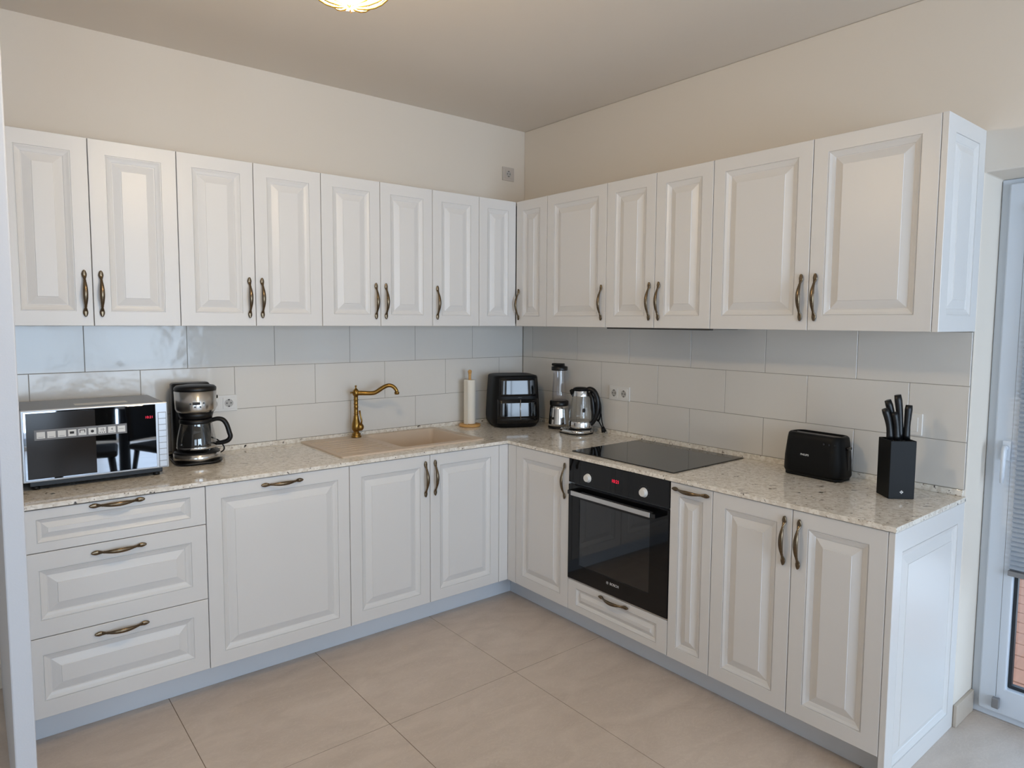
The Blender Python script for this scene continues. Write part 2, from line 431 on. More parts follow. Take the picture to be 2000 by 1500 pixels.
# ------------------------------------------------------------------ cabinet fronts and handles
def front(w_, h, t=.019, mx=.055, mz=.055, s=1.0):
    b = MB(); n_ = []
    def ring(ax, az, y): return [Vector((ax, y, az)), Vector((w_-ax, y, az)), Vector((w_-ax, y, h-az)), Vector((ax, y, h-az))]
    prof = [(-1, t), (-1, .0015), (-.9, 0)]
    R = [ring(0, 0, t), ring(0, 0, .0015), ring(.0015, .0015, 0)]
    for o_, y in ((0, 0), (.0008, .0030), (.0030, .0030), (.0040, .0008), (.013, .0045), (.022, .0070), (.0235, .0088), (.0255, .0088), (.036, .0058), (.050, .0022), (.0535, .0016), (.0545, .0)):
        R.append(ring(mx+o_*s, mz+o_*s, y*1.22*(.75+.25*s)))
    b.rings(R, True, True, True, False)
    return b
HM = {}
def handle_mesh(kind):
    if kind in HM: return HM[kind]
    b = MB(); L = .089; pts = []; rad = []; fl = []; N = 72
    for i in range(N+1):
        s_ = -1+2*i/N; a = abs(s_)
        out = .0055+.0215*(1-(a/.74)**2)**1.0 if a < .74 else .0055
        if a > .58: q = (a-.58)/.42; wd = .0040+.0048*math.sin(PI*min(1, q**1.15))**1.3 if q < .985 else .0015; th = .0042
        elif a > .53: wd = .0052; th = .0050
        else: wd = .0046+.0040*(1-(a/.53)**2); th = .0044+.0020*(1-(a/.53)**2)
        pts.append((s_*L, -out, 0)); rad.append(wd); fl.append(th/wd)
    b.tube(pts, rad, 14, fl, up=(0, 0, 1))
    for sg in (-1, 1):
        b.lathe([(.0040, 0), (.0040, .006)], (sg*L*.88, 0, 0), 10, 'Y')
    o = b.build('handle', 'bronze')
    me = o.data; bpy.data.objects.remove(o)
    if kind == 'v': me.transform(Matrix.Rotation(PI/2, 4, 'Y'))
    HM[kind] = me; return me
def handle(parent, x, z, kind):
    o = bpy.data.objects.new('handle', handle_mesh(kind)); COL.objects.link(o); o.parent = parent; o.location = (x, 0, z)
    return o
G = .0013
def door(root, name, x0, x1, z0, z1, dep, hs=None, hz=None, **kw):
    """front between the module lines; hs = 'l','r' vertical handle by that edge, 'h' horizontal at hz"""
    o = front(x1-x0-2*G, z1-z0-(2*G if name == 'drawer' else 0), **kw).build(name, 'cab', root)
    zz = z0+(G if name == 'drawer' else 0)
    o.location = (x0+G, -dep, zz)
    if hs == 'l': handle(o, .0275-G, hz-zz, 'v')
    elif hs == 'r': handle(o, (x1-x0)-.0275-G, hz-zz, 'v')
    elif hs == 'h': handle(o, (x1-x0)/2-G, hz-zz, 'h')
    return o
def carcass(root, x0, x1, z0, z1, dep, top=True, back=.004, bottom=True):
    b = MB(); t_ = .016; yb, yf = -back, -(dep-.0205)
    x0 += .0006; x1 -= .0006
    b.box(x0, x0+t_, yf, yb, z0, z1); b.box(x1-t_, x1, yf, yb, z0, z1)
    if bottom: b.box(x0+t_, x1-t_, yf, yb, z0, z0+t_)
    if top: b.box(x0+t_, x1-t_, yf, yb, z1-t_, z1)
    b.box(x0+t_, x1-t_, yb-.006, yb, z0+t_, z1-t_)
    return b.build('body', 'cab_in', root)
HZU, HZB = 1.616, .7495
CU, CB = 'wall cabinet', 'base cabinet'
GU, GB = 'white wall cabinets', 'white base cabinets'
def unit(name, label, cat, side, a, b_, z0, z1, dep, fronts, group=None, **kw):
    """side 'L': a<b are x on the left run; side 'R': a,b distance along the right wall from the corner"""
    if side == 'L': r = thing(name, label, cat, (a, 0, z0), 0, group)
    else: r = thing(name, label, cat, (0, -a, z0), R90, group)
    carcass(r, 0, b_-a, 0, z1-z0, dep, **kw)
    for nm, fa, fb_, fz0, fz1, hs, hz, kk in fronts:
        door(r, nm, fa-a, fb_-a, fz0-z0, fz1-z0, dep, hs, (hz-z0) if hz else None, **kk)
    return r
def U(a, b_, hs): return ('door', a, b_, ZUB, ZUT, hs, HZU, {})
unit('wall_cabinet', 'two-door white wall cabinet above the microwave, against the white side wall', CU, 'L', XL, -2.141, ZUB, ZUT-.001, Du, [U(XL, -2.449, 'r'), U(-2.449, -2.141, 'l')], GU)
unit('wall_cabinet', 'two-door white wall cabinet above the coffee maker and double socket', CU, 'L', -2.141, -1.5264, ZUB, ZUT-.001, Du, [U(-2.141, -1.834, 'r'), U(-1.834, -1.5264, 'l')], GU)
unit('wall_cabinet', 'two-door white wall cabinet directly above the brass tap', CU, 'L', -1.5264, -.917, ZUB, ZUT-.001, Du, [U(-1.5264, -1.2206, 'r'), U(-1.2206, -.917, 'l')], GU)
unit('wall_cabinet', 'narrow single-door white wall cabinet between tap and corner cabinet, handle on its left', CU, 'L', -.917, -.6148, ZUB, ZUT-.001, Du, [U(-.917, -.6148, 'l')], GU)
# L-shaped corner wall cabinet with a folding pair of doors
cc = thing('corner_wall_cabinet', 'L-shaped white corner wall cabinet above the air fryer with folding door', CU, (0, 0, ZUB), 0, GU)
b = MB(); h_ = ZUT-ZUB-.001; f_ = Du-.0205
b.cells([-.6142, -f_, -.004], [-.6157, -f_, -.004], lambda i, j: not (i == 0 and j == 0), 0, .016, 'uvw')
b.cells([-.6142, -f_, -.004], [-.6157, -f_, -.004], lambda i, j: not (i == 0 and j == 0), h_-.016, h_, 'uvw')
b.box(-.6142, -.5982, -f_, -.004, .016, h_-.016); b.box(-f_, -.004, -.6157, -.5997, .016, h_-.016)
b.box(-.598, -.004, -.010, -.004, .016, h_-.016); b.box(-.010, -.004, -.5995, -.0105, .016, h_-.016)
b.build('body', 'cab_in', cc)
door(cc, 'door', -.6148, -Du-.001, 0, ZUT-ZUB, Du, mx=.055)
holder = door(cc, 'door', 0, .6163-Du-.003, 0, ZUT-ZUB, 0, 'l', HZU-ZUB, mx=.055)
holder.rotation_euler = (0, 0, R90); holder.location = (-Du, -Du-.003, 0)

unit('wall_cabinet', 'single-door white wall cabinet above the kettle, handle on its right', CU, 'R', .6163, 1.057, ZUB, ZUT-.001, Du, [U(.6163, 1.057, 'r')], GU)
unit('wall_cabinet', 'two-door white wall cabinet over the hob with extractor hood below', CU, 'R', 1.057, 1.6673, ZUB, ZUT-.001, Du, [U(1.057, 1.3626, 'r'), U(1.3626, 1.6673, 'l')], GU, bottom=False)
lastU = unit('wall_cabinet', 'wide two-door white wall cabinet above toaster and knife block, at the free end', CU, 'R', 1.6673, 2.524, ZUB, ZUT-.001, Du, [U(1.6673, 2.0984, 'r'), U(2.0984, 2.5240, 'l')], GU)
# decorative end panel of the wall units (faces -y): it belongs to the last unit
def end_panel(root, width, h, off, name='end_panel', **kw):
    o = front(width, h, t=.0195, **kw).build(name, 'cab', root)
    return o
ep = end_panel(lastU, Du-.001, ZUT-ZUB, 0, mx=.062)
# lastU is rotated by -90: local x = -world y. The panel faces local +x
ep.rotation_euler = (0, 0, PI/2); ep.location = (2.5445-1.6673, -Du, 0)
# extractor
hood = thing('extractor_hood', 'slim built-in extractor hood under the wall cabinet over the hob', 'extractor hood', (0, -1.062, ZUB), R90)
MB().box(.02, .585, -(Du-.03), -.02, -.004, .12, .002).build('housing', 'greymetal', hood)
MB().box(.004, .602, -(Du-.004), -(Du-.032), -.007, .0, .001).build('pull_out_front', 'hole', hood)
MB().box(.05, .55, -.30, -.05, -.007, -.0045, .001).build('filter', 'steel', hood)

# ------------------------------------------------------------------ base cabinets
def B(a, b_, hs, **kk): return ('door', a, b_, ZFB, ZFT, hs, HZB, kk)
ZB1 = ZFT+.0008
SM = dict(mz=.033, s=.62)
unit('drawer_cabinet', 'white three-drawer base cabinet under the microwave', CB, 'L', XL, -2.1311, ZFB, ZB1, Db, [
    ('drawer', XL, -2.1311, .7135, ZFT, 'h', .852, SM),
    ('drawer', XL, -2.1311, .4115, .7135, 'h', .680, dict(mz=.060)),
    ('drawer', XL, -2.1311, ZFB, .4115, 'h', .3785, dict(mz=.060))], GB)
dw = thing('dishwasher', 'built-in dishwasher behind the widest white front with one horizontal handle', 'dishwasher', (-2.1311, 0, ZFB))
MB().box(.004, .604, -(Db-.021), -.01, 0, ZFT-ZFB-.004, .003).build('body', 'greymetal', dw)
door(dw, 'door', 0, .6098, 0, ZFT-ZFB, Db, 'h', .837-ZFB)
unit('sink_cabinet', 'two-door white base cabinet under the beige sink', CB, 'L', -1.5213, -.6665, ZFB, ZB1, Db, [B(-1.5213, -1.096, 'r'), B(-1.096, -.6665, 'l')], GB, top=False)
# corner: filler strips and base door
cf = thing('corner_filler', 'pair of narrow white filler strips in the inner corner of the base cabinets', 'filler strip', (0, 0, ZFB))
b = MB(); b.box(-.6655, -Db, -Db, -Db+.019, 0, ZFT-ZFB, .001, 1); b.build('strip', 'cab', cf)
b = MB(); b.box(-Db, -Db+.019, -.6725, -Db-.0005, 0, ZFT-ZFB, .001, 1); b.build('strip', 'cab', cf)
unit('corner_base_cabinet', 'single-door white base cabinet left of the oven', CB, 'R', .6740, 1.0773, ZFB, ZB1, Db, [B(.6740, 1.0773, 'r', mx=.052)], GB)
# oven housing with the drawer below the oven
oh = unit('oven_cabinet', 'white oven housing with one shallow drawer below the black oven', CB, 'R', 1.0773, 1.6774, ZFB, ZB1, Db, [
    ('drawer', 1.0773, 1.6774, ZFB, ZOV-.001, 'h', .2525, SM)], GB, top=False)
unit('pull_out_cabinet', 'narrow white pull-out base cabinet right of the oven', CB, 'R', 1.6774, 1.8804, ZFB, ZB1, Db, [
    ('door', 1.6774, 1.8804, ZFB, ZFT, 'h', .841, dict(mx=.042, mz=.052, s=.86))], GB)
lastB = unit('base_cabinet', 'two-door white base cabinet under toaster and knife block, at the free end', CB, 'R', 1.8804, 2.524, ZFB, ZB1, Db, [B(1.8804, 2.2067, 'r'), B(2.2067, 2.5240, 'l')], GB)
ep = end_panel(lastB, Db-.001, ZFT, 0, mx=.058, mz=.070)
ep.rotation_euler = (0, 0, PI/2); ep.location = (2.5445-1.8804, -Db, -ZFB)
# plinth
pk = MB().cells([XL+.001, -KB, -KB+.016], [YR+.022, -KB, -KB+.016], lambda i, j: (i == 0 and j == 1) or (i == 1), .0005, ZFB-.001, 'uvw')
tag(pk.build('plinth', 'kick', bevel=.0008), 'bluish white plinth strip along the floor under the base cabinets', 'plinth')

# ------------------------------------------------------------------ oven
ov = thing('oven', 'black glass built-in oven under the hob', 'oven', (0, -1.0785, ZOV), R90)
OW, OHh = .5975, ZFT-ZOV
b = MB(); b.box(.02, OW-.02, -.575, -.03, .02, OHh-.015)
cav = (.075, OW-.075, -.574, -.15, .09, .43)
b.bm.free(); b = MB()
# hollow body: walls round a cavity
b.box(.02, .07, -.585, -.05, .02, OHh-.02); b.box(OW-.07, OW-.02, -.585, -.05, .02, OHh-.02)
b.box(.07, OW-.07, -.585, -.05, .02, .075); b.box(.07, OW-.07, -.585, -.05, .46, OHh-.02); b.box(.07, OW-.07, -.12, -.05, .075, .46)
b.build('body', 'greymetal', ov)
cp = MB().box(.0, OW, -Db-.002, -.586, .478, OHh, .0015).build('control_panel', 'blackglass', ov)
dr = MB().cells([0, .075, OW-.10, OW], [.006, .085, .405, .468], lambda i, j: not (i == 1 and j == 1), -.5865, -Db-.004, 'uwv').build('door', 'blackglass', ov, bevel=.0015)
MB().box(.07, OW-.095, -Db-.0015, -Db+.0035, .08, .41).build('pane', 'ovenpane', dr)
MB().box(.001, OW-.001, -Db+.002, -.59, .0, .005).build('base_strip', 'steel', ov)
hb = MB().box(.060, .532, -Db-.049, -Db-.038, .431, .453, .002).build('handle', 'steel', dr)
for xa, xb in ((.036, .0595), (.5325, .558)): MB().box(xa, xb, -Db-.047, -Db-.003, .432, .452, .003).build('handle_bracket', 'blackg', hb)
for kx in (.128, .462):
    kn = MB(); kn.lathe([(.021, 0), (.021, .002), (.0165, .0025), (.0165, .014), (.015, .016)], (kx, -Db-.002, .518), 28, 'Y')
    ko = kn.build('knob', 'plastic', cp)
    b = MB()
    for k in range(11):
        a = PI*(-.15+1.3*k/10)
        b.lathe([(.0011, 0), (.0011, .0004)], (kx+.029*math.cos(a), -Db-.0018, .518+.029*math.sin(a)), 6, 'Y')
    b.build('dial_marks', 'sticker', cp)
text('clock_display', '10:21', .021, facing((.298, -Db-.0024, .533)), 'red_led', cp)
# maker's mark on the door
text('brand_lettering', 'BOSCH', .0165, facing((.304, -Db-.0048, .058)), 'print', dr)
b = MB()
for r_ in (.0062,):
    R = []
    for k in range(25):
        a = 2*PI*k/24; R.append((.262+r_*math.cos(a), -Db-.0045, .058+r_*math.sin(a)))
    b.tube(R, .0005, 5, caps=False)
b.box(.2595, .2603, -Db-.0048, -Db-.004, .0545, .0615); b.box(.2637, .2645, -Db-.0048, -Db-.004, .0545, .0615); b.box(.2600, .2640, -Db-.0048, -Db-.004, .0576, .0584)
b.build('brand_emblem', 'print', dr)
rk = MB()
for zz in (.235,):
    for k in range(9):
        rk.tube([(.085, -.56+.04*k, zz), (OW-.085, -.56+.04*k, zz)], .0022, 6)
    for xx in (.085, OW-.085): rk.tube([(xx, -.57, zz), (xx, -.22, zz)], .003, 6)
rk.build('wire_rack', 'steel', ov)

# ------------------------------------------------------------------ worktop with cut-outs, upstand, backsplash
sx0, sx1, sy0, sy1 = -1.49, -.725, -.50, -.045
us = [XL+.0005, sx0, sx1, -Dw, -.535-.0, -.05, -.0008]; us = [XL+.0005, sx0, sx1, -Dw, -.53, -.06, -.0008]
vs = [-2.5491, -1.632, -1.064, -Dw, sy0, sy1, -.0008]
def keepw(i, j):
    L_ = (j >= 3) or (i >= 3)
    if i == 1 and j == 4: return False          # sink cut-out
    if i == 4 and j == 1: return False          # hob cut-out
    return L_
wt = thing('worktop', 'speckled beige granite L-shaped worktop on the base cabinets', 'worktop')
MB().cells(us, vs, keepw, ZWU, ZW, 'uvw').build('slab', 'granite', wt, bevel=.0018)
MB().cells([XL+.0005, -.016, -.0008], [YR+.006, -.016, -.0008], lambda i, j: (i == 0 and j == 1) or i == 1, ZW+.0002, ZW+.0235, 'uvw').build('upstand', 'granite', wt, bevel=.001)
ZT0, ZT1, ZT2, ZT3 = ZW+.024, 1.0859, 1.2924, ZUB-.0015
def tiles(name, side, lim, j1, j2, label):
    b = MB(); TH = .0095
    def put(a0, a1, z0, z1):
        if a1-a0 < .006: return
        a0 += .001; a1 -= .001; z0 += .001; z1 -= .001
        if side == 'L': b.box(a0, a1, -TH, -.002, z0, z1, .0011, 1)
        else: b.box(-TH, -.002, -a1, -a0, z0, z1, .0011, 1)
    rows = [(ZT0, ZT1, j1), (ZT1, ZT2, j2), (ZT2, ZT3, j1)]
    for z0, z1, off in rows:
        k = -12; 
        while k < 12:
            a0, a1 = off+k*.4066, off+(k+1)*.4066; k += 1
            a0, a1 = max(a0, lim[0]), min(a1, lim[1])
            if a1 > a0: put(a0, a1, z0, z1)
    b.mi = 1
    if side == 'L': b.box(lim[0], lim[1], -.0085, -.0006, ZT0, ZT3)
    else: b.box(-.0085, -.0006, -lim[1], -lim[0], ZT0, ZT3)
    return tag(b.build(name, ['tile', 'grout'], recalc=True), label, 'backsplash', 'glazed tile backsplashes')
tiles('tile_backsplash', 'L', (XL+.001, -.011), -.4145, -.6120, 'glossy white tile backsplash behind the sink, tap and microwave')
tiles('tile_backsplash', 'R', (.011, 2.5417), .1055, .3068, 'glossy white tile backsplash behind the hob, toaster and kettle')

# ------------------------------------------------------------------ sink, tap, hob
sk = thing('kitchen_sink', 'beige composite sink with drainer set into the worktop', 'sink', (0, 0, ZW))
b = MB(); n_ = 6; cx, cy = (-1.516-.70)/2, (-.524-.026)/2; hw, hd_ = (1.516-.70)/2, (.524-.026)/2
bx, by, bw, bd = (-1.175-.742)/2, (-.483-.058)/2, (1.175-.742)/2, (.483-.058)/2
R = [rrect(hw, hd_, .012, .0003, n_, cx, cy), rrect(hw, hd_, .012, .0055, n_, cx, cy), rrect(hw-.003, hd_-.003, .010, .008, n_, cx, cy),
     rrect(bw, bd, .03, .008, n_, bx, by), rrect(bw-.004, bd-.004, .027, .003, n_, bx, by), rrect(bw-.010, bd-.010, .03, -.17, n_, bx, by), rrect(bw-.030, bd-.030, .03, -.19, n_, bx, by), rrect(.05, .05, .045, -.194, n_, bx, by)]
b.rings(R, True, False, True, True)
so = b.build('bowl', 'sinkm', sk, recalc=False)
for f in so.data.polygons: f.use_smooth = abs(f.normal.z) < .95
b = MB()
for k in range(7): b.tube([(-1.49, -.455+.052*k, .0082), (-1.22, -.455+.052*k, .0082)], .0018, 8, .5)
b.tube([(-1.50, -.118, .0085), (-1.19, -.118, .0085)], .0022, 8)
b.build('drainer_ribs', 'sinkm', sk)
MB().lathe([(.045, -.1935), (.045, -.191), (.03, -.1925), (.001, -.193)], (bx, by, 0), 24).build('drain', 'steel', sk)

tp = thing('kitchen_tap', 'aged brass kitchen tap with curved spout behind the drainer', 'tap', (-1.231, -.082, ZW+.0085))
prof = [(.0265, 0), (.0270, .004), (.0255, .009), (.0215, .012), (.0235, .016), (.0225, .021), (.0150, .027), (.0135, .031), (.019, .036), (.0235, .045), (.0245, .058), (.0225, .073), (.0165, .095), (.0135, .110), (.0140, .114), (.0120, .117), (.0115, .125), (.0138, .128), (.0115, .131),
        (.0112, .160), (.0135, .163), (.0112, .166), (.0112, .178), (.0135, .181), (.0112, .184), (.0112, .200), (.0135, .203), (.0112, .206), (.0115, .222), (.0145, .226), (.0175, .232), (.0180, .241), (.0165, .249), (.0120, .256), (.0070, .261), (.0038, .265), (.0036, .271), (.0060, .274), (.0055, .278), (.001, .280)]
MB().lathe(prof, (0, 0, 0), 28).build('body', 'brass', tp)
d_ = Vector((.86, -.51, 0)); d_.normalize()
sp = [(0.0, .238), (.03, .238), (.06, .237), (.085, .237), (.10, .240), (.118, .250), (.137, .263), (.155, .273), (.172, .278), (.188, .276), (.202, .267), (.212, .254), (.216, .243)]
P = [d_*s_+Vector((0, 0, z_)) for s_, z_ in sp]
MB().tube(smooth(P, 3), stretch_list([.013, .0125, .0118, .0115, .0115, .0115, .0112, .011, .0108, .0105, .010, .0098, .0098], 3), 16).tube([P[-1], P[-1]+Vector((0, 0, -.004)), P[-1]+Vector((0, 0, -.014))], [.0125, .0135, .012], 16).build('spout', 'brass', tp)
b = MB(); vx = Vector((.62, -.78, 0))*.022
b.lathe([(.001, -.021), (.012, -.0185), (.0185, -.010), (.0205, 0), (.0185, .010), (.012, .0185), (.001, .021)], (vx.x, vx.y, .056), 24)
vb = b.build('valve', 'brass', tp)
MB().tube([(vx.x*1.3, vx.y*1.3, .07), (vx.x*1.45, vx.y*1.45, .09), (vx.x*1.1, vx.y*1.1, .12), (vx.x*.9, vx.y*.9, .145)], [.005, .0048, .004, .0055], 10).build('lever', 'brass', vb)
b = MB(); b.tube([(-.012, 0, .241), (-.024, .002, .241), (-.030, .002, .241)], [.004, .0035, .006], 10).build('side_knob', 'brass', tp)

hobo = thing('induction_hob', 'black glass induction hob set in the worktop above the oven', 'hob', (0, 0, ZW))
MB().box(-.554, -.034, -1.653, -1.041, .0006, .0052, .0012).build('glass_plate', 'hobglass', hobo)
MB().box(-.52, -.07, -1.625, -1.075, -.0165, -.0015).build('housing', 'black', hobo)

# ------------------------------------------------------------------ sockets and switch
def sockets(name, label, n_, loc, rotz, h=.078, group=None, mate='plastic', unitw=.0715):
    r = thing(name, label, 'socket', loc, rotz, group)
    W = unitw*n_+.008
    MB().box(-W/2, W/2, -.008, -.0002, -h/2, h/2, .002).build('frame', mate, r)
    for i in range(n_):
        cx_ = (i-(n_-1)/2)*unitw
        ins = MB(); ins.box(cx_-.0275, cx_+.0275, -.0105, -.008, -.0275, .0275, .0012)
        ins.lathe([(.0215, 0), (.0215, .0012), (.0195, .0012), (.0190, 0)], (cx_, -.0105, 0), 28, 'Y')
        io = ins.build('insert', mate, r)
        MB().lathe([(.0190, 0), (.0190, .0003)], (cx_, -.0105, 0), 28, 'Y').build('recess', 'greysock', io)
        hl = MB()
        for sx_, sz in ((-.0095, 0), (.0095, 0)): hl.lathe([(.0030, 0), (.0030, .0006)], (cx_+sx_, -.0106, sz), 10, 'Y')
        for sz in (-.0160, .0160): hl.box(cx_-.0035, cx_+.0035, -.0114, -.0106, sz-.0028, sz+.0028)
        hl.build('contact_holes', 'hole', io)
    return r
M['greysock'] = mat('socket_recess', (176, 174, 171), .45)
sockets('wall_socket', 'white double socket on the tiles behind the coffee maker', 2, (-1.900, -.0098, 1.119), 0)
sockets('wall_socket', 'white double socket on the tiles right of the kettle', 2, (-.0098, -.858, 1.1225), R90)
M['greyplate'] = mat('dull_grey_socket', (196, 188, 180), .5)
sockets('wall_socket', 'small single socket high on the wall near the ceiling corner', 1, (-.137, -.0005, 2.444), 0, .083, mate='greyplate', unitw=.084)
sw = thing('light_switch', 'white switch plate on the tiles half hidden behind the knife block', 'switch', (-.0098, -2.352, 1.134), R90)
MB().box(-.042, .042, -.008, -.0002, -.042, .042, .002).build('frame', 'plastic', sw)
MB().box(-.0275, .0275, -.011, -.008, -.0275, .0275, .001).build('rocker', 'plastic', sw)

# ------------------------------------------------------------------ microwave
mw = thing('microwave', 'silver microwave with mirrored door at the left end of the worktop', 'microwave', (-2.699, -.405, ZW+.0006))
MW, MH, MDp, MZ = .484, .266, .355, .0335
b = MB(); b.box(.004, MW-.004, .018, MDp, MZ, MZ+MH-.002, .003); mb_ = b.build('body', 'greymetal', mw)
b = MB(); b.box(.18, .36, .10, .16, MZ+MH-.0022, MZ+MH-.0012); b.build('top_label', 'sticker_w', mb_)
b = MB()
for k in range(18): b.box(MW-.0045, MW-.0035, .07+.012*k, .076+.012*k, .17, .23)
b.build('vent_slots', 'hole', mb_)
ff = MB().box(0, MW, 0, .018, MZ, MZ+MH, .004).build('front_frame', 'silver', mw)
gd = MB().box(.008, .440, -.003, .0, MZ+.007, MZ+MH-.006, .001).build('door', 'mirror', mw)
MB().box(.016, .232, -.0036, -.003, MZ+.012, MZ+MH-.011, .0002, 1).build('window', 'mirror_dark', gd)
st = MB().box(.040, .337, -.0042, -.0037, .188, .226).build('sticker', 'sticker', gd)
ic = MB()
for k in range(9):
    x_ = .047+.0323*k; ic.box(x_, x_+.0255, -.0046, -.0043, .1945, .2185, 0)
io = ic.build('sticker_icons', 'sticker_w', st)
ic = MB(); xk = lambda k: .047+.0323*k+.01275
ic.box(xk(3)-.008, xk(3)+.006, -.005, -.0047, .203, .212)
ic.box(xk(4)-.009, xk(4)+.009, -.005, -.0047, .2125, .2155); ic.box(xk(4)-.009, xk(4)-.0065, -.005, -.0047, .204, .2125); ic.box(xk(4)+.0065, xk(4)+.009, -.005, -.0047, .204, .2125)
ic.lathe([(.0055, 0), (.0055, .0004)], (xk(5), -.0047, .2065), 14, 'Y')
for k in (0, 1, 2, 7, 8): ic.box(xk(k)-.008, xk(k)+.008, -.005, -.0047, .1985 if k < 8 else .2065, .1995 if k < 8 else .2075)
for q in (-1, 0, 1): ic.box(xk(6)+q*.007-.002, xk(6)+q*.007+.002, -.005, -.0047, .1975, .2005)
ic.build('icon_pictograms', 'hole', st)
text('icon_numeral', '10', .013, facing((xk(6), -.0049, .2090)), 'hole', st, .0003)
text('icon_numeral', '4', .013, facing((xk(7), -.0049, .2085)), 'hole', st, .0003)
text('clock_display', '10:21', .0135, facing((.416, -.0036, .243)), 'red_led', gd, .0003)
MB().box(.4475, .4785, -.0006, .0004, .0345, .2605).build('keypad_backing', 'greymetal', mw)
for k in range(9):
    zt = .258-.0245*k
    MB().box(.4495, .4765, -.0022, 0, zt-.0228, zt, .0008, 1).build('button', 'silver', mw)
MB().box(.02, MW-.02, .022, MDp-.02, .012, MZ+.0005, .003).build('base', 'black', mw)  # added black block, stands in for the shadow in the gap under the microwave
for x_ in (.04, MW-.04):
    for y_ in (.04, MDp-.04): MB().lathe([(.012, 0), (.013, .013)], (x_, y_, 0), 14).build('foot', 'black', mw)

# ------------------------------------------------------------------ coffee maker
cm = thing('coffee_maker', 'steel and black filter coffee maker with glass carafe', 'coffee maker', (-2.055, -.175, ZW+.0006), math.radians(-4))
R = [rrect(.088, .115, .045, 0, 6, 0, .01), rrect(.097, .123, .060, .006, 6, 0, .006), rrect(.097, .123, .060, .012, 6, 0, .006)]
MB().rings(R).build('base', 'black', cm)
b = MB(); b.lathe([(.0965, .012), (.0955, .044)], (0, -.018, 0), 40); 
b.build('base_band', 'steel', cm)
MB().lathe([(.095, .0441), (.092, .050), (.07, .052)], (0, -.018, 0), 40).build('hotplate', 'black', cm)
R = [rrect(.080, .040, .022, .0125, 6, -.004, .088), rrect(.080, .040, .022, .34, 6, -.004, .088), rrect(.074, .034, .02, .3465, 6, -.004, .088)]
MB().rings(R).build('water_tank', 'black', cm)
b = MB(); b.lathe([(.078, .2265), (.0835, .240), (.0865, .319)], (0, -.018, 0), 44)
hd_o = b.build('filter_housing', 'steel', cm)
MB().lathe([(.0850, .3191), (.0870, .325), (.0860, .334), (.078, .341), (.05, .345), (.001, .346)], (0, -.018, 0), 44).build('lid', 'black', cm)
MB().lathe([(.066, .196), (.074, .2264)], (0, -.018, 0), 36).build('drip_funnel', 'black', cm)
a0 = math.radians(-75)
b = MB()
for da, zz in ((-.42, .268), (.22, .270), (-.20, .254), (.05, .254)):
    a = -PI/2+da+.0; rr_ = .0855
    b.lathe([(.0035, 0), (.0035, .0035)], (rr_*math.sin(da), -.018-rr_*math.cos(da)+.001, zz), 12, 'Y')
b.build('button', 'black', hd_o)
b = MB(); b.box(-.026, .004, -.018-.0872, -.018-.080, .263, .275, .001); b.build('display', 'hole', hd_o)
b = MB(); b.lathe([(.008, 0), (.008, .012)], (-.0, 0, 0), 14, 'X'); ko = b.build('side_knob', 'black', cm); ko.location = (.083, .0, .285); ko.rotation_euler = (0, 0, PI)
# carafe
cf_ = empty_part('carafe', cm, (0, -.018, .0525))
gp = [(.068, .001), (.0785, .006), (.0820, .020), (.0818, .035), (.0785, .060), (.0725, .090), (.0670, .115), (.0660, .128)]
MB().lathe(gp, (0, 0, 0), 40, cap0=True, cap1=False).build('glass', 'carafe', cf_)
MB().lathe([(.0828, .0135), (.0832, .018), (.0828, .0225)], (0, 0, 0), 40, cap0=False, cap1=False).build('steel_ring', 'chrome', cf_)
MB().lathe([(.0665, .122), (.0690, .126), (.0690, .140), (.060, .1425), (.02, .1425)], (0, 0, 0), 36).build('collar', 'black', cf_)
b = MB(); hx = lambda r_, z_: (r_*.93, -r_*.36, z_)
b.tube(smooth([hx(.062, .131), hx(.088, .138), hx(.112, .132), hx(.127, .110), hx(.137, .075), hx(.141, .055), hx(.130, .038), hx(.106, .030), hx(.083, .028)]), stretch_list([.009, .010, .0105, .0105, .0105, .0105, .0105, .010, .009]), 14, 1.25)
b.build('handle', 'black', cf_)
cb = MB(); cb.tube(smooth([(-.085, .10, .02), (-.10, .13, .012), (-.04, .145, .006), (.05, .142, .006), (.115, .11, .006), (.135, .08, .03), (.12, .09, .06), (.10, .12, .075), (.06, .135, .09)]), .0032, 8)
cb.build('power_cord', 'black', cm)

# ------------------------------------------------------------------ paper towel holder and roll
ph = thing('paper_towel_holder', 'round wooden paper towel stand beside the sink', 'paper towel holder', (-.490, -.088, ZW+.0006))
MB().lathe([(.062, 0), (.065, .003), (.065, .011), (.061, .015), (.012, .0155)], (0, 0, 0), 36).build('base', 'wood', ph)
MB().tube([(0, 0, .015), (0, 0, .31), (0, 0, .322)], [.0085, .0085, .0105], 14).lathe([(.0105, .322), (.0125, .330), (.0105, .338), (.001, .342)], (0, 0, 0), 14).build('rod', 'wood', ph)
rl_ = MB(); PR = []
for k in range(41):
    a = 2*PI*k/40; PR.append((.0345*math.cos(a), .0345*math.sin(a)))
b = MB(); b.lathe([(.0110, .001), (.034, .001), (.0345, .004), (.0345, .262), (.034, .265), (.0110, .265), (.0110, .001)], (0, 0, 0), 40, cap0=False, cap1=False)
b.box(-.039, -.0377, -.034, .006, .001, .262)
b.tube([(-.0384, .006, .13), (-.034, .012, .13)], .0007, 4)
rt = tag(b.build('paper_towel_roll', 'paper', loc=(-.490, -.088, ZW+.0168)), 'slim white paper towel roll on the wooden stand', 'paper towel roll')

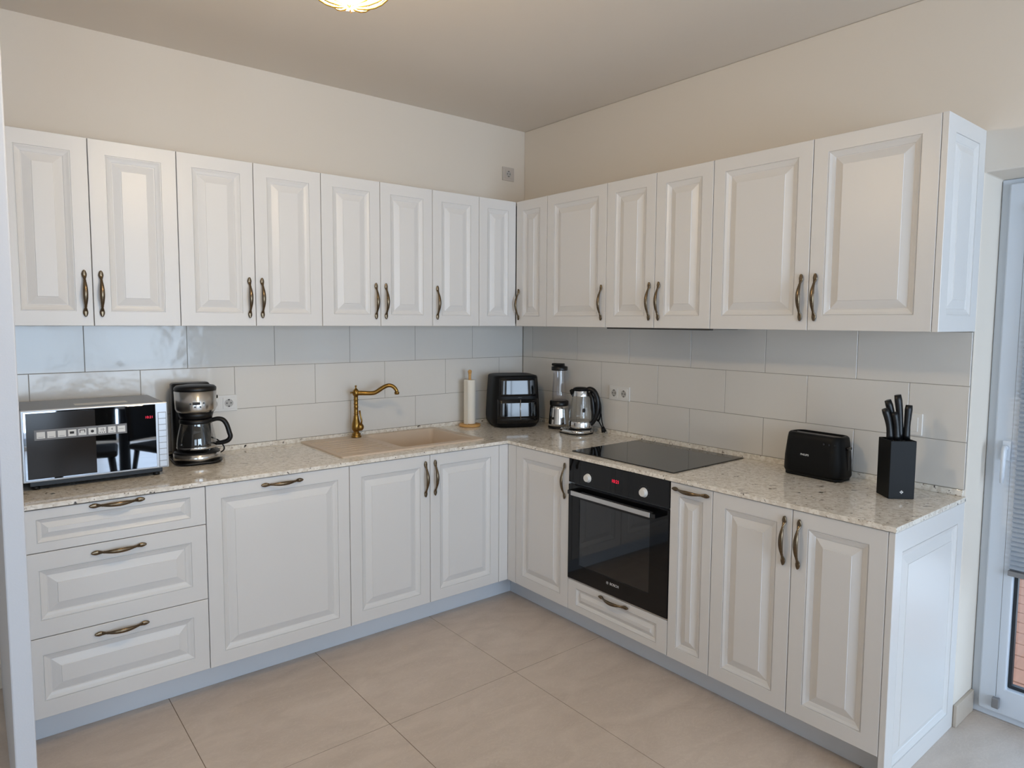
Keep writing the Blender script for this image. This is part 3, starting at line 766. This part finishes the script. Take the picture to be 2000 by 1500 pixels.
# ------------------------------------------------------------------ air fryer
af = thing('air_fryer', 'black air fryer with glossy front in the corner of the worktop', 'air fryer', (-.248, -.197, ZW+.0006), math.radians(-24))
AS = [(.0, .120, .120, 4.0), (.004, .130, .128, 4.2), (.030, .148, .140, 4.4), (.06, .151, .142, 4.5), (.17, .147, .137, 4.5), (.26, .141, .131, 4.5), (.300, .138, .128, 4.5), (.308, .134, .124, 4.5), (.312, .12, .11, 4)]
MB().rings([sellipse(a_[1], a_[2], a_[3], a_[0], 64) for a_ in AS], True, True, True, True).build('body', 'blackm', af)
def adims(z):
    for p_, q_ in zip(AS, AS[1:]):
        if p_[0] <= z <= q_[0]:
            t_ = (z-p_[0])/(q_[0]-p_[0]); return [p_[i]+(q_[i]-p_[i])*t_ for i in (1, 2, 3)]
    return AS[-1][1:]
def patch(x0, x1, z0, z1, off, nx=16, nz=8):
    b = MB(); g0 = []
    for k in range(nz+1):
        z = z0+(z1-z0)*k/nz; hw_, hd2, e = adims(z); row = []
        for i in range(nx+1):
            x = x0+(x1-x0)*i/nx; y = -hd2*(1-min(.999, abs(x/hw_))**e)**(1/e)
            row.append((Vector((x, y-off, z)), Vector((x, y+.003, z))))
        g0.append(row)
    V = [[(b.bm.verts.new(p_), b.bm.verts.new(q_)) for p_, q_ in row] for row in g0]
    for k in range(nz):
        for i in range(nx):
            f = b._f([V[k][i][0], V[k][i+1][0], V[k+1][i+1][0], V[k+1][i][0]]); f.smooth = True
            b._f([V[k][i][1], V[k+1][i][1], V[k+1][i+1][1], V[k][i+1][1]])
    for k in range(nz):
        b._f([V[k][0][0], V[k+1][0][0], V[k+1][0][1], V[k][0][1]]); b._f([V[k][nx][0], V[k][nx][1], V[k+1][nx][1], V[k+1][nx][0]])
    for i in range(nx):
        b._f([V[0][i][0], V[0][i][1], V[0][i+1][1], V[0][i+1][0]]); b._f([V[nz][i][0], V[nz][i+1][0], V[nz][i+1][1], V[nz][i][1]])
    return b
scr = patch(-.112, .118, .190, .294, .0015).build('control_panel', 'blackg', af)
bk = patch(-.125, .128, .028, .172, .0020).build('basket_front', 'blackg', af)
patch(-.119, .122, .058, .160, .0032).build('viewing_window', 'blackg', bk)
b = MB(); b.tube([(.012, -.1455, .052), (.012, -.1425, .170)], .0032, 8, 1.8); b.build('handle_trim', 'steel', bk)
b = MB(); b.box(-.112, .112, -.1390, -.136, .176, .181); b.build('seam', 'silver', af) if False else b.bm.free()
text('panel_lettering', '- - - -', .010, facing((.01, -.1392, .183)), 'print', af, .0004)

# ------------------------------------------------------------------ smoothie blender
bd_ = thing('smoothie_blender', 'personal blender with steel base and clear cup beside the kettle', 'blender', (-.103, -.462, ZW+.0006), math.radians(-60))
MB().lathe([(.063, 0), (.065, .003), (.0645, .012)], (0, 0, 0), 36).build('foot', 'black', bd_)
mb2 = MB().lathe([(.0635, .0122), (.0620, .03), (.0555, .115), (.0540, .136)], (0, 0, 0), 40).build('base', 'chrome', bd_)
MB().box(-.036, .036, .046, .0635, .006, .128, .006).build('back_panel', 'black', bd_)
b = MB(); b.lathe([(.0085, 0), (.0085, .005)], (-.018, -.053, .063), 16, 'Y'); b.build('button', 'black', mb2)
MB().lathe([(.0545, .1362), (.0555, .140), (.0555, .162), (.050, .166), (.041, .1665)], (0, 0, 0), 36).build('collar', 'black', bd_)
MB().lathe([(.043, .167), (.0420, .20), (.0385, .30), (.0375, .348)], (0, 0, 0), 36, cap0=True, cap1=False).build('cup', 'cup', bd_)
b = MB(); b.lathe([(.0475, .345), (.0480, .350), (.0480, .366), (.044, .369), (.034, .370), (.030, .378), (.0, .378)], (0, 0, 0), 36)
b.box(-.046, .030, -.012, .012, .372, .3865, .004); b.build('lid', 'black', bd_)

# ------------------------------------------------------------------ kettle
kt = thing('glass_kettle', 'glass and steel electric kettle with black handle on its base', 'kettle', (-.128, -.668, ZW+.0006))
KC = dict(n=8, cx=-.018, cy=.014)
kb = MB().rings([rrect(.076, .088, .055, 0, **KC), rrect(.078, .090, .057, .003, **KC)]).rings([rrect(.078, .090, .057, .0032, **KC), rrect(.0765, .0885, .056, .022, **KC), rrect(.070, .082, .05, .025, **KC)]).build('power_base', 'chrome', kt)
MB().rings([rrect(.0785, .0905, .057, 0, **KC), rrect(.0790, .0910, .057, .004, **KC)]).build('rubber_foot', 'black', kb)
b = MB()
for k in range(4): b.lathe([(.0045, 0), (.0045, .002)], (-.083+.003*abs(k-1.5), .052-.022*k, .0245), 10)
b.build('button', 'blackg', kb)
kbod = empty_part('jug', kt, (0, 0, .026)); kbod.scale = (1.0, 1.0, 1.10)
MB().lathe([(.0640, 0), (.0655, .003), (.0660, .006)], (0, 0, 0), 40).build('rim', 'black', kbod)
MB().lathe([(.0662, .0062), (.0660, .012), (.0655, .036), (.0640, .040)], (0, 0, 0), 44).build('steel_band', 'chrome', kbod)
MB().lathe([(.0640, .0402), (.0635, .06), (.0600, .10), (.0540, .14), (.0490, .172)], (0, 0, 0), 44, cap0=True, cap1=False).build('glass', 'glass', kbod)
MB().lathe([(.0500, .170), (.0495, .176), (.0450, .196)], (0, 0, 0), 44, cap0=False, cap1=False).build('collar', 'chrome', kbod)
b = MB(); b.lathe([(.0455, .1962), (.0465, .201), (.0430, .209), (.030, .214), (.001, .2155)], (0, 0, 0), 40).build('lid', 'blackm', kbod)
# spout on the left, handle on the right as seen
hx = Vector((.55, -.83, 0)).normalized()
b = MB(); b.tube([-hx*.036+Vector((0, 0, .172)), -hx*.050+Vector((0, 0, .188)), -hx*.058+Vector((0, 0, .200))], [.016, .014, .009], 12, .8); b.build('spout', 'blackm', kbod)
b = MB(); H_ = lambda r_, z_: hx*r_+Vector((0, 0, z_))
b.tube(smooth([H_(.030, .200), H_(.052, .206), H_(.075, .196), H_(.092, .170), H_(.100, .135), H_(.098, .095), H_(.088, .060), H_(.072, .035), H_(.062, .022)]), stretch_list([.011, .013, .014, .0145, .0145, .014, .013, .012, .010]), 14, 1.3)
b.tube([H_(.050, .19), H_(.066, .16), H_(.072, .12), H_(.076, .08), H_(.074, .04)], [.011, .013, .014, .013, .010], 12, 1.2)
b.build('handle', 'black', kbod)
MB().lathe([(.011, 0), (.011, .0008)], (-.030, -.0575, .100), 16, 'Y').build('level_mark', 'hole', kbod)
b = MB()
for q in range(4):
    P = []
    for k in range(25):
        a = 2*PI*k/24
        P.append(H_(.098+.016*math.cos(a)+.002*q, .115+.062*math.sin(a)-.003*q)+Vector((.003*q-.004, .004*q-.004, 0)))
    b.tube(P, .0032, 7, caps=False)
b.tube([H_(.118, .09), H_(.125, .04), H_(.135, .0), H_(.14, -.018)], .0032, 7)
b.tube([H_(.10, .055), H_(.120, .02), H_(.132, -.002)], .0032, 7)
b.build('power_cord', 'blackm', kt).location = (0, 0, .026)
b = MB(); b.tube([H_(.128, .035), H_(.137, .006)], [.010, .017], 12, .8); b.build('plug', 'blackm', kt).location = (0, 0, .006)

# ------------------------------------------------------------------ toaster
ts = thing('toaster', 'black long-slot toaster on the worktop between hob and knife block', 'toaster', (-.110, -2.041, ZW+.0006), R90+math.radians(-3))
L2, D2, H2 = .131, .064, .178
R = [rrect(L2-.012, D2-.006, .030, .0, 8), rrect(L2-.010, D2-.004, .035, .010, 8)]
MB().rings(R).build('foot', 'blackm', ts)
R = [rrect(L2-.006, D2-.003, .045, .0102, 8), rrect(L2, D2+.001, .048, .022, 8), rrect(L2-.002, D2, .048, .08, 8), rrect(L2-.010, D2-.005, .045, .155, 8), rrect(L2-.013, D2-.008, .043, H2-.006, 8), rrect(L2-.020, D2-.015, .034, H2, 8),
     rrect(L2-.030, D2-.028, .020, H2, 8), rrect(L2-.032, D2-.030, .018, H2-.030, 8)]
MB().rings(R, True, True, True, True).build('body', 'blackm', ts)
b = MB()
for q in (-.012, .012): b.box(-.105, .105, q-.0015, q+.0015, H2-.012, H2-.004)
b.build('slot_guard', 'greymetal', ts)
MB().box(L2-.006, L2+.0015, -.006, .006, .045, .135, .002).build('lever_slot', 'hole', ts)
MB().box(L2-.008, L2+.006, -.014, .014, .128, .140, .004).build('lever', 'blackg', ts)
b = MB()
for x_ in (.058, .080, .104): b.lathe([(.0045, 0), (.0045, .002)], (x_, -D2+.0045, .147), 12, 'Y')
b.build('button', 'blackg', ts)
text('brand_lettering', 'PHILIPS', .0115, facing((-.020, -D2+.0002-.0012, .092)) @ Matrix.Rotation(math.radians(-3), 4, 'X'), 'print', ts, .0008)

# ------------------------------------------------------------------ knife block and knives
kbx, kby = (-.2025), (-2.3805)
kr = math.radians(-42.2)
kbk = thing('knife_block', 'black square knife block standing near the free end of the worktop', 'knife block', (kbx, kby, ZW+.0006), kr)
hs_ = .0455; HB = .212
b = MB(); b.cells([-hs_, -hs_+.004, hs_-.004, hs_], [-hs_, -hs_+.004, hs_-.004, hs_], lambda i, j: not (i == 1 and j == 1), 0, HB, 'uvw')
b.build('body', 'blackm', kbk, bevel=.002)
MB().box(-hs_+.0045, hs_-.0045, -hs_+.0045, hs_-.0045, .002, HB-.010).build('bristle_insert', 'black', kbk)
b = MB()
for sx_, sz in ((0, 0), (.0035, .0035), (-.0035, .0035), (0, .007)): b.box(sx_-.0022, sx_+.0022, -hs_-.0006, -hs_, sz+.022-.0022, sz+.022+.0022)
bo = b.build('emblem', 'print', kbk)
KN = [(-.030, -.006, .158, 13, 'short curved black knife handle leaning out at the left of the knife block'),
      (-.007, -.010, .160, 9, 'matt black knife handle second from the left in the knife block'),
      (-.004, .022, .192, 12, 'tall black knife handle leaning at the back of the knife block'),
      (.010, .004, .214, 6, 'tallest black knife handle with silver band in the knife block'),
      (.029, -.004, .178, -2, 'straight black knife handle at the right of the knife block')]
Rk = Matrix.Translation((kbx, kby, ZW)) @ Matrix.Rotation(kr, 4, 'Z')
kscale = [(.50, .0), ]
for i, (kx, ky, top_, lean, lab) in enumerate(KN):
    hl_ = [.112, .100, .140, .162, .126][i]; base = HB-.006
    k_ = thing('knife', lab, 'knife', Rk @ Vector((kx, ky, base)), kr, 'knives in the black block')
    b = MB(); tl = math.tan(math.radians(lean)); P = []; rd = []; N = 8
    for q in range(N+1):
        f_ = q/N; P.append((-tl*hl_*f_*f_*.9, 0, .006+hl_*f_)); rd.append(.0112+.0030*abs(f_-.40)*1.6 if f_ < .98 else .0118)
    b.tube(P, rd, 12, .75, up=(1, 0, 0)); b.build('handle', 'black', k_)
    MB().box(-.0075, .0075, -.006, .006, .0, .0058, .001).build('bolster', 'chrome', k_)
    MB().box(-.010, .010, -.0008, .0008, -.15, 0).build('blade', 'steel', k_)

# ------------------------------------------------------------------ ceiling lamp
cl = thing('pendant_lamp', 'lit crystal pendant lamp hanging from the ceiling', 'ceiling lamp', (-2.043, -1.747, ZC))
ZL = -.275
MB().lathe([(.06, 0), (.06, -.02), (.02, -.03), (.008, -.035), (.008, ZL), (.02, ZL-.005), (.10, ZL-.02), (.10, ZL-.03), (.0, ZL-.03)], (0, 0, 0), 32).build('canopy', 'gold', cl)
b = MB()
for k in range(12):
    a = 2*PI*k/12; P = []
    for q in range(9):
        t_ = q/8*PI/2; P.append((.128*math.cos(t_)*math.cos(a), .128*math.cos(t_)*math.sin(a), ZL-.035-.107*math.sin(t_)))
    b.tube(P, .0025, 6)
b.tube([(.13*math.cos(2*PI*k/32), .13*math.sin(2*PI*k/32), ZL-.035) for k in range(33)], .005, 8, caps=False)
b.build('gold_frame', 'gold', cl)
MB().lathe([(.120*math.cos(t_), ZL-.035-.105*math.sin(t_)) for t_ in [PI/2*k/10 for k in range(10)]]+[(.001, ZL-.140)], (0, 0, 0), 24, smooth=False).build('crystal_shade', 'crystal', cl)

# ------------------------------------------------------------------ dining chairs and table seen mirrored in the microwave door
def chair(loc, rz, label):
    c = thing('dining_chair', label, 'chair', loc, rz, 'black dining chairs')
    MB().box(-.22, .22, -.22, .22, .43, .48, .02).build('seat', 'chair', c)
    b = MB(); R = []
    for q in range(9):
        f_ = q/8; R.append([(x_, .20+.05*f_+.04*(1-(x_/.21)**2)+dy, .50+.42*f_) for x_ in [-.21+.06*i for i in range(8)] for dy in (0,)] + [(x_, .225+.05*f_+.04*(1-(x_/.21)**2), .50+.42*f_) for x_ in [.21-.06*i for i in range(8)]])
    b.rings([[Vector(p) for p in r] for r in R]).build('backrest', 'chair', c)
    for sx_ in (-1, 1):
        for sy_ in (-1, 1):
            MB().tube([(sx_*.17, sy_*.17, .43), (sx_*.19, sy_*.19, .25), (sx_*.21, sy_*.23, 0)], [.022, .018, .014], 10).build('leg', 'chair', c)
    return c
chair((-2.13, -3.72, .0005), 3.3, 'black upholstered dining chair mirrored in the middle of the microwave door')
chair((-1.54, -3.66, .0005), 2.75, 'black upholstered dining chair mirrored at the right of the microwave door')
tb = thing('dining_table', 'white round dining table mirrored in the microwave door behind the black chairs', 'table', (-1.7, -4.75, .0005))
MB().lathe([(.50, .72), (.505, .73), (.50, .745)], (0, 0, 0), 48).build('tabletop', 'white_top', tb)
MB().lathe([(.28, 0), (.26, .02), (.05, .05), (.045, .7)], (0, 0, 0), 24).build('pedestal', 'chair', tb)
